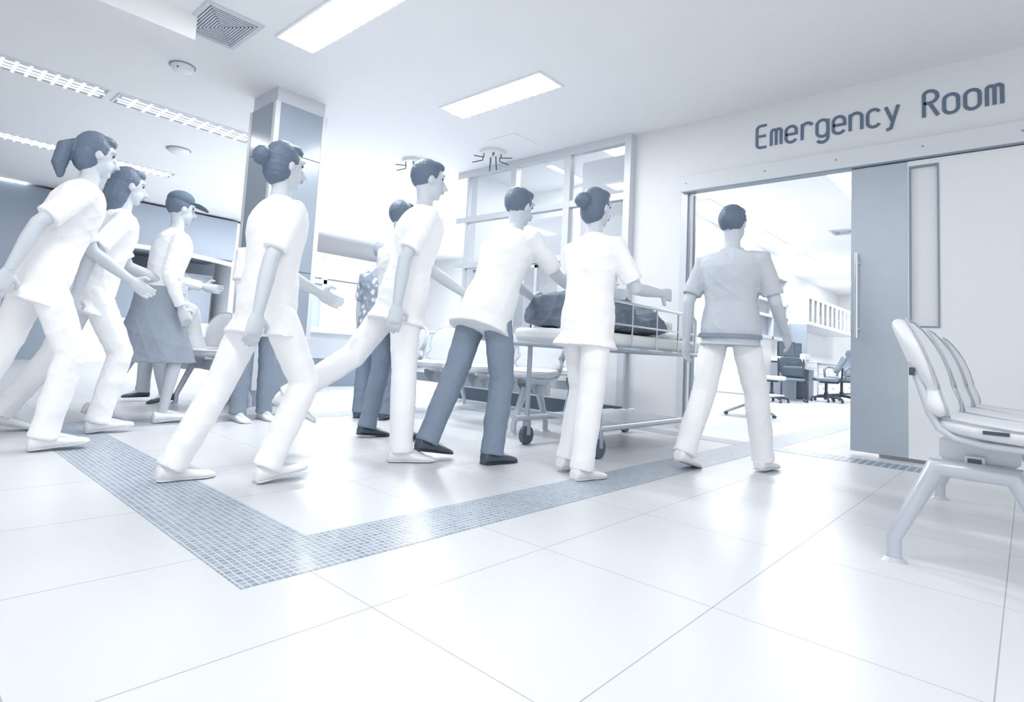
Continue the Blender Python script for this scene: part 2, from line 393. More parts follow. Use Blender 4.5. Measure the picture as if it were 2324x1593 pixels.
for lb, x, y0, y1 in [('dim strip lamp at left edge in the second row', -10.15, .5, 1.75), ('small louvred strip lamp in the second row above the capped person', -10.15, 2.0, 3.35)]:
    t = lamp(lb, x-.17, x+.17, y0, y1, 12, 'lampdim', .016); tubes(t, 'y', (y1-y0)/2-.03, (-.09, .09), 'tubedim')
lamp('thin bright lamp at left edge in the third row', -13.5, -13.15, .6, 1.85, 8)
lamp('wide glowing ceiling light in the corridor right of the column', -10.2, -9.4, 5.2, 7.0, 6)
lamp('bright square ceiling light in the deep corridor', -8.9, -8.2, 8.2, 9.4, 6)
lamp('ceiling lamp above the emergency doorway, at the door leaf edge', -1.86, -1.5, 8.75, 10.3, 10)
er = [('first ceiling lamp inside the doorway, by the left jamb', 9.2, 10.6), ('second ceiling lamp inside, behind the right walker', 11.9, 13.4), ('third ceiling lamp inside the emergency room', 14.7, 17.2)]
for lb, y0, y1 in er: lamp(lb, -3.88, -3.55, y0, y1, 8)
lamp('small far ceiling light deep in the emergency room', -3.7, -3.2, 19.8, 20.8, 3)
t = lamp('narrow ceiling lamp inside the glazed office', -4.7, -4.6, 6.4, 7.3, 5)
t = lamp('square ceiling light in the right bay of glazed office', -3.75, -3.4, 6.3, 6.8, 3)
lamp('unseen louvred ceiling lamp added behind the viewpoint to brighten the lobby', -2.4, -1.1, -.2, .15, 13, along='x')  # out-of-view lamp added to brighten the floor and right wall
lamp('unseen louvred ceiling lamp added over the foreground bench to brighten the wall', .3, 1.6, 1.2, 1.55, 13, along='x')  # second added lamp, out of view, for the right wall and floor
for x, y, sx, sy, p in [(-1.75, -.02, 1.3, .34, 18), (.95, 1.37, 1.3, .34, 22), (-3.8, 2.42, 1.5, .34, 26), (-3.8, 4.3, 1.3, .34, 30), (-7.03, 7.2, .34, 1.4, 70), (-9.8, 6.1, .8, 1.8, 130), (-8.5, 8.8, .7, 1.2, 95),  # first two entries power the added unseen lamps
                        (-1.68, 9.5, .34, 1.5, 38), (-3.7, 9.9, .3, 1.4, 26), (-3.7, 12.6, .3, 1.4, 36), (-3.7, 16, .3, 2, 50), (-2.2, 20.3, .5, 1, 90), (-4.65, 6.85, .1, .9, 18), (-7.28, 2.5, .3, 1.5, 12)]:
    area('lamp_light', (x, y, H-.03), sx, sy, p)
# air diffusers
def vent(x0, x1, y0, y1, label, m='mid', n=9):
    t = thing('air_vent', label, 'air vent', ((x0+x1)/2, (y0+y1)/2, H))
    a, b = (x1-x0)/2, (y1-y0)/2
    MB().box(-a, a, -b, -b+.04, -.015, 0).box(-a, a, b-.04, b, -.015, 0).box(-a, -a+.04, -b+.04, b-.04, -.015, 0).box(a-.04, a, -b+.04, b-.04, -.015, 0).build('vent_frame', 'cap', t, .003)
    MB().box(-a+.04, a-.04, -b+.04, b-.04, -.003, -.001).build('duct_opening', m, t)
    s = MB()
    for k in range(n):
        q = 1-(k+.5)/n; A, B = (a-.045)*q, (b-.045)*q
        for (x0_, x1_, y0_, y1_) in ((-A, A, -B-.008, -B+.004), (-A, A, B-.004, B+.008), (-A-.008, -A+.004, -B, B), (A-.004, A+.008, -B, B)):
            s.box(x0_, x1_, y0_, y1_, -.017, -.005)
    s.build('vane', 'cap', t)
vent(-5.1, -4.5, 1.62, 2.1, 'square louvred air vent beside the ceiling lamp at top left', 'dark')
vent(-6.2, -5.75, 6.2, 6.6, 'small square air vent near the top of the glazed corner', 'mid')
vent(-9.0, -8.5, 8.0, 8.5, 'faint square air vent deep over the corridor', 'cap', 4)
vent(-2.6, -2.15, 12.4, 12.9, 'air vent on the emergency room ceiling by door edge', 'mid', 4)
# smoke detectors
def dome(x, y, r, label, dot=True):
    t = thing('smoke_detector', label, 'smoke detector', (x, y, H))
    MB().tube([(0, 0, 0), (0, 0, -.02), (0, 0, -.05), (0, 0, -.06)], r, 24, [r, r, r*.8, r*.35]).build('dome', 'white', t, smooth=True)
    MB().cyl(0, 0, -.008, 0, r*1.12).build('mount_ring', 'mid', t)
    if dot: MB().ell((r*.55, -r*.55, -.04), (.012, .012, .012)).build('indicator', 'darkgap', t)
dome(-5.85, 1.93, .11, 'round white smoke detector on ceiling, below the air vent')
dome(-8.6, 2.9, .15, 'faint round ceiling speaker above the capped person', False)
# ceiling rail hub with hooks
def hub(x, y, label):
    t = thing('hook_hub', label, 'ceiling fitting', (x, y, H))
    MB().tube([(0, 0, 0), (0, 0, -.04), (0, 0, -.06)], .16, 24, [.17, .17, .1]).build('plate', 'white', t, smooth=True)
    for k in range(6):
        a = k*PI/3+.3; c, s = math.cos(a), math.sin(a)
        MB().tube([(c*.13, s*.13, -.03), (c*.13, s*.13, -.10), (c*(.28), s*(.28), -.115)], .007, 8).build('hook', 'darkgap', t)
    for a in (.9, 2.6): MB().tube([(.05*math.cos(a), .05*math.sin(a), -.05), (.07*math.cos(a), .07*math.sin(a), -.24)], .008, 8).build('rod', 'darkgap', t)
hub(-4.95, 5.55, 'white ceiling plate with dark hooks above the glazed corner')
hub(-6.1, 5.2, 'ceiling hook plate behind the head of the striding tall walker')
ap = MB().box(-4.78, -4.30, 5.2, 5.68, H-.006, H); tag(ap.build('access_panel', 'ceil', bevel=.002), 'flush square access panel in the ceiling above glazed corner', 'panel')

# ================================================================ BENCHES
def make_bench(n, pitch, wid, label, group=None):
    """seats face local +x, row along local +y from y=0"""
    t = thing('waiting_bench', label, 'bench', group=group)
    def outline_back():
        hw = wid/2; pts = []
        prof = [(0, .82), (.05, .96), (.12, 1.0), (.22, .93), (.29, .84), (.35, .94), (.5, 1.0), (.68, 1.0), (.80, .93), (.92, .74), (1.0, .45)]
        L = .42
        for v, k in prof: pts.append((hw*k, v*L))
        for v, k in reversed(prof): pts.append((-hw*k, v*L))
        return pts
    def outline_seat():
        hw = wid/2; pts = []; n_ = 28
        for i in range(n_):
            a = 2*PI*i/n_; c, s = math.cos(a), math.sin(a)
            pts.append((hw*math.copysign(abs(c)**.4, c), .235*math.copysign(abs(s)**.45, s)))
        return pts
    for k in range(n):
        yc = k*pitch + wid/2
        bf = lambda u, v, w_, yc=yc: (-.10 - v*.19 - .045*(v/.42)**2 + w_ + .025*(abs(u)/(wid/2))**2, yc+u, .545+v*.90)
        b = MB().pad(outline_back(), .07, bf, .026).build('backrest', 'vinyl', t, sub=1)
        sm = MB(); o = outline_back()
        pth = [bf(u*.97, v*.97+.006, .027) for u, v in o]; sm.tube(pth + [pth[0]], .0035, 6); sm.build('piping', 'seam', b)
        sf = lambda u, v, w_, yc=yc: (.115+v, yc+u, .527 + w_ - .012*(v/.23) - .012*math.exp(-((v+.02)/.12)**2))
        s = MB().pad(outline_seat(), .062, sf, .025).build('seat', 'vinyl', t, sub=1)
        pth = [sf(u*.985, v*.985, .022) for u, v in outline_seat()]; MB().tube(pth+[pth[0]], .0035, 6).build('piping', 'seam', s)
        for sgn in (-1, 1):
            y = yc + sgn*(wid/2-.035)
            path = [(.33, y, .478), (.20, y, .474), (.03, y, .478), (-.045, y, .492), (-.085, y, .52), (-.110, y, .57), (-.130, y, .64), (-.150, y, .71), (-.160, y, .75)]
            MB().tube(path, .0125, 10).build('side_frame', 'paintsteel', t, smooth=True)
        br = MB()
        for y in (yc-.07, yc+.07):
            o4 = [(-.10, .47), (.12, .465), (.12, .41), (.05, .345), (-.04, .345), (-.10, .41)]
            br.rings([[(x, y-.004, z) for x, z in o4], [(x, y+.004, z) for x, z in o4]])
        br.box(-.10, .12, yc-.07, yc+.07, .462, .470); br.build('bracket', 'paintsteel', t)
        if k == 0:
            MB().box(.03, .095, yc-wid/2-.003, yc-wid/2+.012, .518, .53).build('strap_end', 'dark', s)
            MB().box(-.166, -.150, yc-wid/2+.012, yc-wid/2+.024, .70, .728).build('strap_end', 'dark', b)
    Lt = (n-1)*pitch + wid
    bmo = MB().box(-.028, .028, .175, Lt-.08, .335, .425).build('beam', 'paintsteel', t, .004)
    MB().box(-.019, .019, .173, .176, .345, .415).build('slot_shade', 'darkgap', bmo)  # dark plate stands in for the shade inside the hollow beam end
    for y in (.16 if n == 3 else .26, Lt-.26 if n != 3 else Lt-.12):
        lg = MB().tube([(-.23, y, .012), (-.23, y, .085), (-.105, y, .37), (.105, y, .37), (.23, y, .085), (.23, y, .012)], .029, 16, [.024, .024, .034, .034, .024, .024]).build('leg_frame', 'paintsteel', t, smooth=True)
        for x in (-.23, .23): MB().cyl(x, y, 0, .014, .045, .03).build('foot', 'paintsteel', lg)
    return t
b1 = make_bench(3, .68, .56, 'grey vinyl three-seat beam bench in the right foreground'); b1.location = (-.14, 2.66, 0)
b2 = make_bench(4, .60, .52, 'grey beam bench in front of the glazed office, nearer the walkers')
# seats face -Y, row runs toward -X
b2.location = (-2.72, 4.17, 0); b2.rotation_euler = (0, 0, -PI/2)
b2.location = (-2.84-2.32, 4.17, 0)
b3 = dup(b2, (-3.0-2.32, 5.17, 0), -PI/2, 'grey beam bench right under the glazed office, behind another bench')
b4 = make_bench(2, .60, .52, 'two-seat beam bench at the foot of the slate column under seated person')
b4.location = (-6.15, 2.42, 0); b4.rotation_euler = (0, 0, -PI/2)

# ================================================================ OFFICE FURNITURE INSIDE
def swivel(label, loc, rz, arms, hi, s=1.0, lay='officechair'):
    t = thing('office_chair', label, 'office chair', loc, rz)
    bs = MB()
    for k in range(5):
        a = 2*PI*k/5+.3; c, q = math.cos(a)*.30, math.sin(a)*.30
        bs.tube([(0, 0, .12), (c*.5, q*.5, .105), (c, q, .075)], .022, 8, [.035, .026, .016])
    bs.tube([(0, 0, .09), (0, 0, .20)], .04, 14).build('star_base', 'dark', t, smooth=True)
    for k in range(5):
        a = 2*PI*k/5+.3; c, q = math.cos(a)*.30, math.sin(a)*.30
        MB().tube([(c-.022, q, .03), (c+.022, q, .03)], .03, 12).box(c-.012, c+.012, q-.012, q+.012, .05, .08).build('caster', 'dark', t)
    MB().tube([(0, 0, .18), (0, 0, .42)], .028, 12).box(-.12, .12, -.1, .1, .40, .435).build('gas_lift', 'dark', t)
    out = []
    for i in range(24):
        a = 2*PI*i/24; c, q = math.cos(a), math.sin(a); out.append((.24*math.copysign(abs(c)**.5, c), .24*math.copysign(abs(q)**.5, q)))
    MB().pad(out, .09, lambda u, v, w_: (u+.02, v, .48+w_), .035).build('seat', lay, t, sub=1)
    ho = []
    top = .62 if hi else .40
    for i in range(28):
        a = 2*PI*i/28; c, q = math.cos(a), math.sin(a); ho.append(((.24 if hi else .2)*math.copysign(abs(c)**.5, c), top/2+top/2*math.copysign(abs(q)**.5, q)))
    z0 = .52 if hi else .62
    MB().pad(ho, .09, lambda u, v, w_: (-.22-v*.18+w_+.04*math.cos(v*9), u, z0+v), .035).build('backrest', lay, t, sub=1)
    MB().tube([(-.05, 0, .42), (-.22, 0, .42), (-.29, 0, .52), (-.30, 0, .75)], .018, 8).build('back_support', 'dark', t)
    if arms:
        for y in (-.28, .28):
            MB().tube([(-.12, y, .46), (-.16, y, .60), (-.12, y, .70), (.10, y, .72), (.18, y, .66), (.16, y, .48), (.05, y, .45)], .022, 10).build('armrest', 'mid', t, smooth=True)
    t.scale = (s, s, s)
    return t
swivel('high-backed grey leather office chair with armrests by the cabinets', (-3.1, 16.2, 0), -2.2, True, True, 1.08)
swivel('small armless swivel chair in front of the leather office chair', (-3.2, 15.2, 0), 3.5, False, False, 1.02)
swivel('pale swivel chair partly hidden at the left, nearest the doorway walker', (-3.68, 13.0, 0), .2, False, False, 1.0, 'vinyl')
vc = thing('visitor_chair', 'dark sled-base visitor chair holding a black bag', 'chair', (-3.55, 13.95, 0), -PI/2+.4)
out = [(.23*math.copysign(abs(math.cos(a))**.5, math.cos(a)), .22*math.copysign(abs(math.sin(a))**.5, math.sin(a))) for a in [2*PI*i/20 for i in range(20)]]
MB().pad(out, .06, lambda u, v, w_: (u, v, .46+w_), .02).build('seat', 'officechair', vc, sub=1)
MB().pad([(u, v+.22) for u, v in out], .05, lambda u, v, w_: (-.24-v*.15+w_, u, .55+v*.9), .02).build('backrest', 'bag', vc, sub=1)
for y in (-.24, .24): MB().tube([(-.24, y, .9), (-.2, y, .44), (.2, y, .43), (.24, y, .38), (.23, y, .05), (.2, y, .018), (-.2, y, .018), (-.24, y, .05)], .016, 8).build('sled_leg', 'dark', vc, smooth=True)
bg = thing('black_bag', 'black shoulder bag on the visitor chair', 'bag', (-3.55, 13.95, .50), .3)
MB().box(-.2, .2, -.14, .14, 0, .24).build('bag_body', 'bag', bg, .05); MB().tube([(-.12, 0, .22), (-.08, 0, .32), (.08, 0, .32), (.12, 0, .22)], .01, 8).build('strap', 'dark', bg)
dk = thing('desk', 'grey desk with a raised shelf and drawers', 'desk', (-4.1, 15.0, 0))
MB().box(.0, .55, -.6, .9, .70, .74).build('desktop', 'white', dk); MB().box(.0, .5, -.62, -.58, 0, .80).build('side_panel', 'wallshade', dk)
MB().box(.0, .04, -.58, .9, .1, .7).build('modesty_panel', 'dark', dk); MB().box(.06, .5, .45, .88, .02, .68).build('pedestal', 'mid', dk)
MB().box(.0, .55, -.6, .9, .84, .86).box(0, .55, -.02, .02, .74, .84).build('shelf', 'white', dk)
def monitor(label, loc, rz):
    t = thing('monitor', label, 'monitor', loc, rz)
    MB().box(-.012, .03, -.2, .2, .09, .42).build('casing', 'dark', t, .006); MB().box(.0305, .032, -.18, .18, .11, .40).build('screen', 'screen', t)
    MB().box(-.09, .07, -.1, .1, 0, .012).box(-.02, .0, -.03, .03, .012, .16).build('stand', 'dark', t, .004)
monitor('dark computer monitor at the left end of desk', (-3.86, 14.6, .86), -.7)
monitor('dark computer monitor in the middle of desk beside printer', (-3.86, 15.15, .86), -.7)
pr = thing('printer', 'pale desktop printer on the desk beside the monitors', 'printer', (-3.86, 15.6, .86))
MB().box(-.2, .2, -.25, .22, 0, .16).build('printer_body', 'white', pr, .02); MB().box(-.18, .19, -.22, .2, .16, .19).build('printer_lid', 'cap', pr, .01); MB().box(.1, .26, -.18, .15, .04, .05).build('paper_tray', 'mid', pr)
tag(MB().cyl(-3.62, 14.92, .86, 1.03, .035).build('water_cup', 'white'), 'white cup between the two monitors', 'cup')
hu = thing('desk_hutch', 'tall pale hutch panel beside the wall cabinets', 'shelf unit', (-4.58, 16.0, 0))
MB().box(0, .8, 0, .03, .74, 1.78).build('side_panel', 'wallshade', hu); MB().box(0, .04, .03, 1.0, .74, 1.78).build('back_panel', 'white', hu); MB().box(.04, .8, .05, 1.0, .0, .9).build('lower_cabinet', 'white', hu, .005)
for k in range(6):
    y0 = 16.0 + k*1.0
    t = thing('glass_cabinet', '', 'cabinet', (-4.58, y0, 1.78), 0, 'wall cabinets in the emergency room')
    t['label'] = ['white wall cabinet with glass doors, nearest to the doorway', 'white glass-door wall cabinet, second from the near end of the row', 'white glass-door wall cabinet, third along the row', 'white glass-door wall cabinet, fourth along the row', 'white glass-door wall cabinet, second from the far end', 'white glass-door wall cabinet at the far end of the row'][k]
    MB().box(0, .8, 0, .02, 0, .72).box(0, .8, .98, 1.0, 0, .72).box(0, .8, .02, .98, 0, .02).box(0, .8, .02, .98, .70, .72).box(0, .02, .02, .98, .02, .70).box(.02, .76, .02, .98, .34, .36).build('body', 'white', t)
    for d in range(2):
        a = .02+d*.48
        dd = MB().box(.8, .82, a, a+.1, 0, .72).box(.8, .82, a+.38, a+.47, 0, .72).box(.8, .82, a+.1, a+.38, 0, .08).box(.8, .82, a+.1, a+.38, .64, .72).build('door', 'white', t)
        MB().box(.805, .81, a+.1, a+.38, .08, .64).build('door_glass', 'glass', dd); MB().tube([(.82, a+.42, .1), (.84, a+.42, .12), (.84, a+.42, .2), (.82, a+.42, .22)], .006, 6).build('handle', 'chrome', dd)
    # binders standing inside
    for q in range(5):
        o = MB().box(.45, .72, 0, .07, 0, .27).build('binder', 'white' if q % 2 else 'mid'); o.location = (-4.58, y0+.1+q*.16, 1.80 if q % 2 else 2.145)
        tag(o, 'box file inside the wall cabinet behind glass', 'binder', 'box files in the glass wall cabinets')
for k in range(5):
    t = thing('base_cabinet', ['white base cabinet nearest the office chairs', 'white base cabinet, second along the far row', 'white base cabinet, middle of the far row', 'white base cabinet, fourth of the far row', 'white base cabinet at the far end of the row'][k], 'cabinet', (-4.58, 17.3+k*1.0, 0), 0, 'base cabinets under the worktop')
    MB().box(0, .76, 0, .99, .06, .84).build('body', 'white', t)
    for d in range(3): dr = MB().box(.76, .78, .02, .97, .08+d*.255, .32+d*.255).build('drawer', 'white', t, .003); MB().box(.78, .80, .4, .6, .2+d*.255, .215+d*.255).build('handle', 'mid', dr)
tag(MB().box(-4.58, -3.75, 17.25, 22.35, .84, .88).build('worktop', 'wallshade', bevel=.004), 'grey worktop running over the white base cabinets', 'worktop')
# ER windows in left wall
wn = thing('window_frame', 'two-tier window in the emergency room side wall, above the desk', 'window', (-4.1, 12.2, 0))
wb = MB()
for y in (0, 1.05, 2.1, 3.19): wb.box(-.1, .05, y, y+.07, 1.32, 2.82)
for z in (1.32, 1.80, 2.14, 2.76): wb.box(-.1, .05, 0, 3.25, z, z+.06)
wb.build('frame', 'frame', wn); MB().box(-.06, -.05, 0, 3.25, 1.38, 1.8).build('lower_pane', 'laminate', wn)
for y in (.07, 1.12, 2.17): MB().box(-.05, -.045, y, y+1.0, 1.86, 2.76).build('pane', 'glass', wn)
# folding trolley base near the door inside
tb = thing('pedestal_table', 'grey pedestal table inside doorway between the two walkers', 'table', (-2.75, 8.75, 0))
MB().box(-.35, .35, -.3, .3, .30, .32).build('tabletop', 'cap', tb, .006); MB().tube([(0, 0, .08), (0, 0, .30)], .04, 12).build('post', 'paintsteel', tb)
for k in range(4):
    a = k*PI/2+.4; lg = MB().tube([(0, 0, .18), (.3*math.cos(a), .3*math.sin(a), .04)], .018, 8).build('leg', 'paintsteel', tb); MB().ell((.3*math.cos(a), .3*math.sin(a), .022), (.03, .03, .022)).build('caster', 'darkgap', lg)

# ================================================================ BACK CORRIDOR
rc = thing('reception_counter', 'white-topped reception counter right of the slate column', 'counter', (-7.9, 5.2, 0))
MB().box(-.5, .5, -1.2, 1.2, .80, .86).build('countertop', 'white', rc, .005); MB().box(-.4, .4, -1.1, 1.1, .42, .80).build('drawer_unit', 'cap', rc)
MB().box(-.38, .38, -1.1, 1.1, 0, .42).build('front_panel', 'mid', rc)
MB().box(.40, .41, .1, .4, .6, .62).build('handle', 'mid', rc)
wn2 = thing('corridor_window', 'window with dark and bright panes behind the reception counter', 'window', (-12.2, 8.2, 0))
MB().box(-.1, .1, -1.9, 1.9, .9, 1.0).box(-.1, .1, -1.9, 1.9, 2.05, 2.15).box(-.1, .1, -1.9, -1.8, 1.0, 2.7).box(-.1, .1, 1.8, 1.9, 1.0, 2.7).box(-.1, .1, -.5, -.4, 1, 2.7).box(-.1, .1, -1.9, 1.9, 2.7, 2.8).build('frame', 'cap', wn2)
MB().box(-.02, .02, -1.8, -.5, 1.0, 2.05).build('dark_pane', 'laminate', wn2); MB().box(-.02, .02, -.4, 1.8, 1.0, 2.05).build('bright_pane', 'lightbox', wn2)
MB().box(-.02, .02, -1.8, 1.8, 2.2, 2.7).build('upper_pane', 'blind', wn2)
MB().box(-.1, .1, -1.9, 1.9, 0, .9).build('lower_wall', 'wallbright', wn2)
lb = thing('light_panel', 'glowing white wall light panel left of the glazed corner', 'light panel', (-9.2, 11.93, 0))
lb.location = (-9.9, 11.9, 1.95)
MB().box(-1.0, 1.0, 0, .08, -.05, .8).build('panel_frame', 'white', lb); MB().box(-.95, .95, -.01, .0, 0, .75).build('panel_face', 'lightbox', lb)
cs = thing('side_cupboard', 'slate cupboard standing below the glowing panel', 'cupboard', (-8.2, 8.4, 0), .0)
MB().box(-.5, .5, -.3, .3, 0, .98).build('body', 'laminate', cs, .005); MB().box(-.52, .52, -.32, .32, .98, 1.0).build('top', 'cap', cs)
pb = thing('pump_bottle', 'small pump bottle standing on the slate cupboard', 'bottle', (-8.35, 8.25, 1.0))
MB().tube([(0, 0, 0), (0, 0, .13), (0, 0, .16)], .04, 14, [.045, .045, .015]).build('bottle_body', 'white', pb); MB().tube([(0, 0, .15), (0, 0, .2), (.04, 0, .2)], .008, 8).build('pump', 'white', pb)
tag(MB().box(-7.95, -7.75, 8.2, 8.3, 1.0, 1.38).build('paper_dispenser', 'lightbox' if False else 'white', bevel=.01), 'tall white dispenser standing right of the pump bottle', 'dispenser')
# left background
kb = thing('entrance_kiosk', 'grey kiosk block with a white pillar behind the capped person', 'kiosk', (-13.3, 5.0, 0))
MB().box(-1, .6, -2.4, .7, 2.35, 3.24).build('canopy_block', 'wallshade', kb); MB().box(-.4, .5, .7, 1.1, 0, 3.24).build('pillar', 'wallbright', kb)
MB().box(-.2, .0, -2.0, .5, .9, 2.0).build('dark_window', 'laminate', kb); MB().box(-.3, .2, -2.3, .7, 0, .9).build('counter_wall', 'wallbright', kb)
ar = [(.8, -2.0+3.0*i/12, 2.05+.28*math.sin(PI*(.35+.5*i/12))) for i in range(13)]
MB().tube(ar, .05, 8).build('curved_rail', 'white', kb)
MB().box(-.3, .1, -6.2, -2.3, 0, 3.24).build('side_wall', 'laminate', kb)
# gantry stand at far left edge
st = thing('metal_rack', 'thin metal rack at the left picture edge', 'rack', (-6.6, .55, 0))
for x in (-.2, .2):
    for y in (-.3, .3): MB().tube([(x, y, 0), (x, y, 1.15)], .012, 8).build('post', 'paintsteel', st)
for z in (.25, .7, 1.1): MB().box(-.22, .22, -.32, .32, z, z+.015).build('shelf', 'cap', st)

# ================================================================ STRETCHER
sx, sy0, sy1 = -2.42, 3.38, 5.42
sr = thing('stretcher', 'wheeled hospital stretcher with steel rails pushed toward the doorway', 'stretcher', (sx, (sy0+sy1)/2, 0))
hl = (sy1-sy0)/2; hw = .31
fr = MB()
for x in (-hw, hw): fr.tube([(x, -hl, .76), (x, hl, .76)], .018, 10)
for y in (-hl, -.3, .4, hl): fr.tube([(-hw, y, .76), (hw, y, .76)], .016, 8)
fr.build('deck_frame', 'steel', sr, smooth=True)
for x in (-hw, hw): MB().tube([(x, -hl+.1, .20), (x, hl-.1, .20)], .022, 10).build('lower_rail', 'paintsteel', sr, smooth=True)
MB().box(-hw, hw, -.5, .5, .2, .23).build('lower_shelf', 'paintsteel', sr)
for x in (-hw, hw):
    for y in (-hl+.25, hl-.25):
        MB().tube([(x, y, .16), (x, y, .76)], .02, 10).build('leg', 'steel', sr, smooth=True)
        cs_ = MB().tube([(x-.018, y, .07), (x+.018, y, .07)], .07, 20).build('caster', 'darkgap', sr, smooth=True)
        MB().box(x-.028, x+.028, y-.02, y+.02, .07, .18).build('fork', 'steel', cs_, .004)
MB().box(-hw+.01, hw-.01, -hl+.02, hl-.02, .78, .88).build('mattress', 'sheet', sr, .035)
for x in (-hw-.03, hw+.03):
    rl = MB().tube([(x, -.75, .78), (x, -.75, 1.06), (x, -.68, 1.10), (x, .68, 1.10), (x, .75, 1.06), (x, .75, .78)], .013, 10)
    for y in (-.4, 0, .4): rl.tube([(x, y, .78), (x, y, 1.10)], .008, 8)
    rl.tube([(x, -.75, .94), (x, .75, .94)], .008, 8); rl.build('side_rail', 'chrome', sr, smooth=True)
MB().tube([(-.3, hl, .76), (-.3, hl+.06, .95), (.3, hl+.06, .95), (.3, hl, .76)], .015, 10).build('push_handle', 'chrome', sr, smooth=True)

# ================================================================ PEOPLE
def solid(mb, name, m, parent, voxel, sm=3, wr=0., seed=0, freq=26.):
    me = mb.mesh(name); tmp = bpy.data.objects.new('tmp', me); C.objects.link(tmp)
    r = tmp.modifiers.new('r', 'REMESH'); r.mode = 'VOXEL'; r.voxel_size = voxel
    s_ = tmp.modifiers.new('s', 'SMOOTH'); s_.factor = .5; s_.iterations = sm
    dg = bpy.context.evaluated_depsgraph_get(); out = bpy.data.meshes.new_from_object(tmp.evaluated_get(dg))
    C.objects.unlink(tmp); bpy.data.objects.remove(tmp)
    n = len(out.vertices); co = np.empty(n*3, 'f'); out.vertices.foreach_get('co', co); co = co.reshape(-1, 3)
    if wr:
        no = np.empty(n*3, 'f'); out.vertices.foreach_get('normal', no); no = no.reshape(-1, 3)
        rg = np.random.RandomState(seed); d = np.zeros(n)
        for k in range(6):
            v = rg.normal(size=3); v[2] *= 1.5; v /= np.linalg.norm(v); v2 = rg.normal(size=3)
            ph = co @ v * freq*rg.uniform(.6, 1.5) + 1.4*np.sin(co @ v2 * 9 + rg.uniform(0, 6)) + rg.uniform(0, 6)
            d += (1-np.abs(np.sin(ph)))**2 * rg.uniform(.5, 1)
        co = co + no*((d-1.2)*wr)[:, None]
        out.vertices.foreach_set('co', co.astype('f').ravel())
    out.polygons.foreach_set('use_smooth', [True]*len(out.polygons)); out.update()
    out.materials.clear(); out.materials.append(MT[m])
    o = bpy.data.objects.new(name, out); C.objects.link(o); out.name = name
    if parent: o.parent = parent
    return o

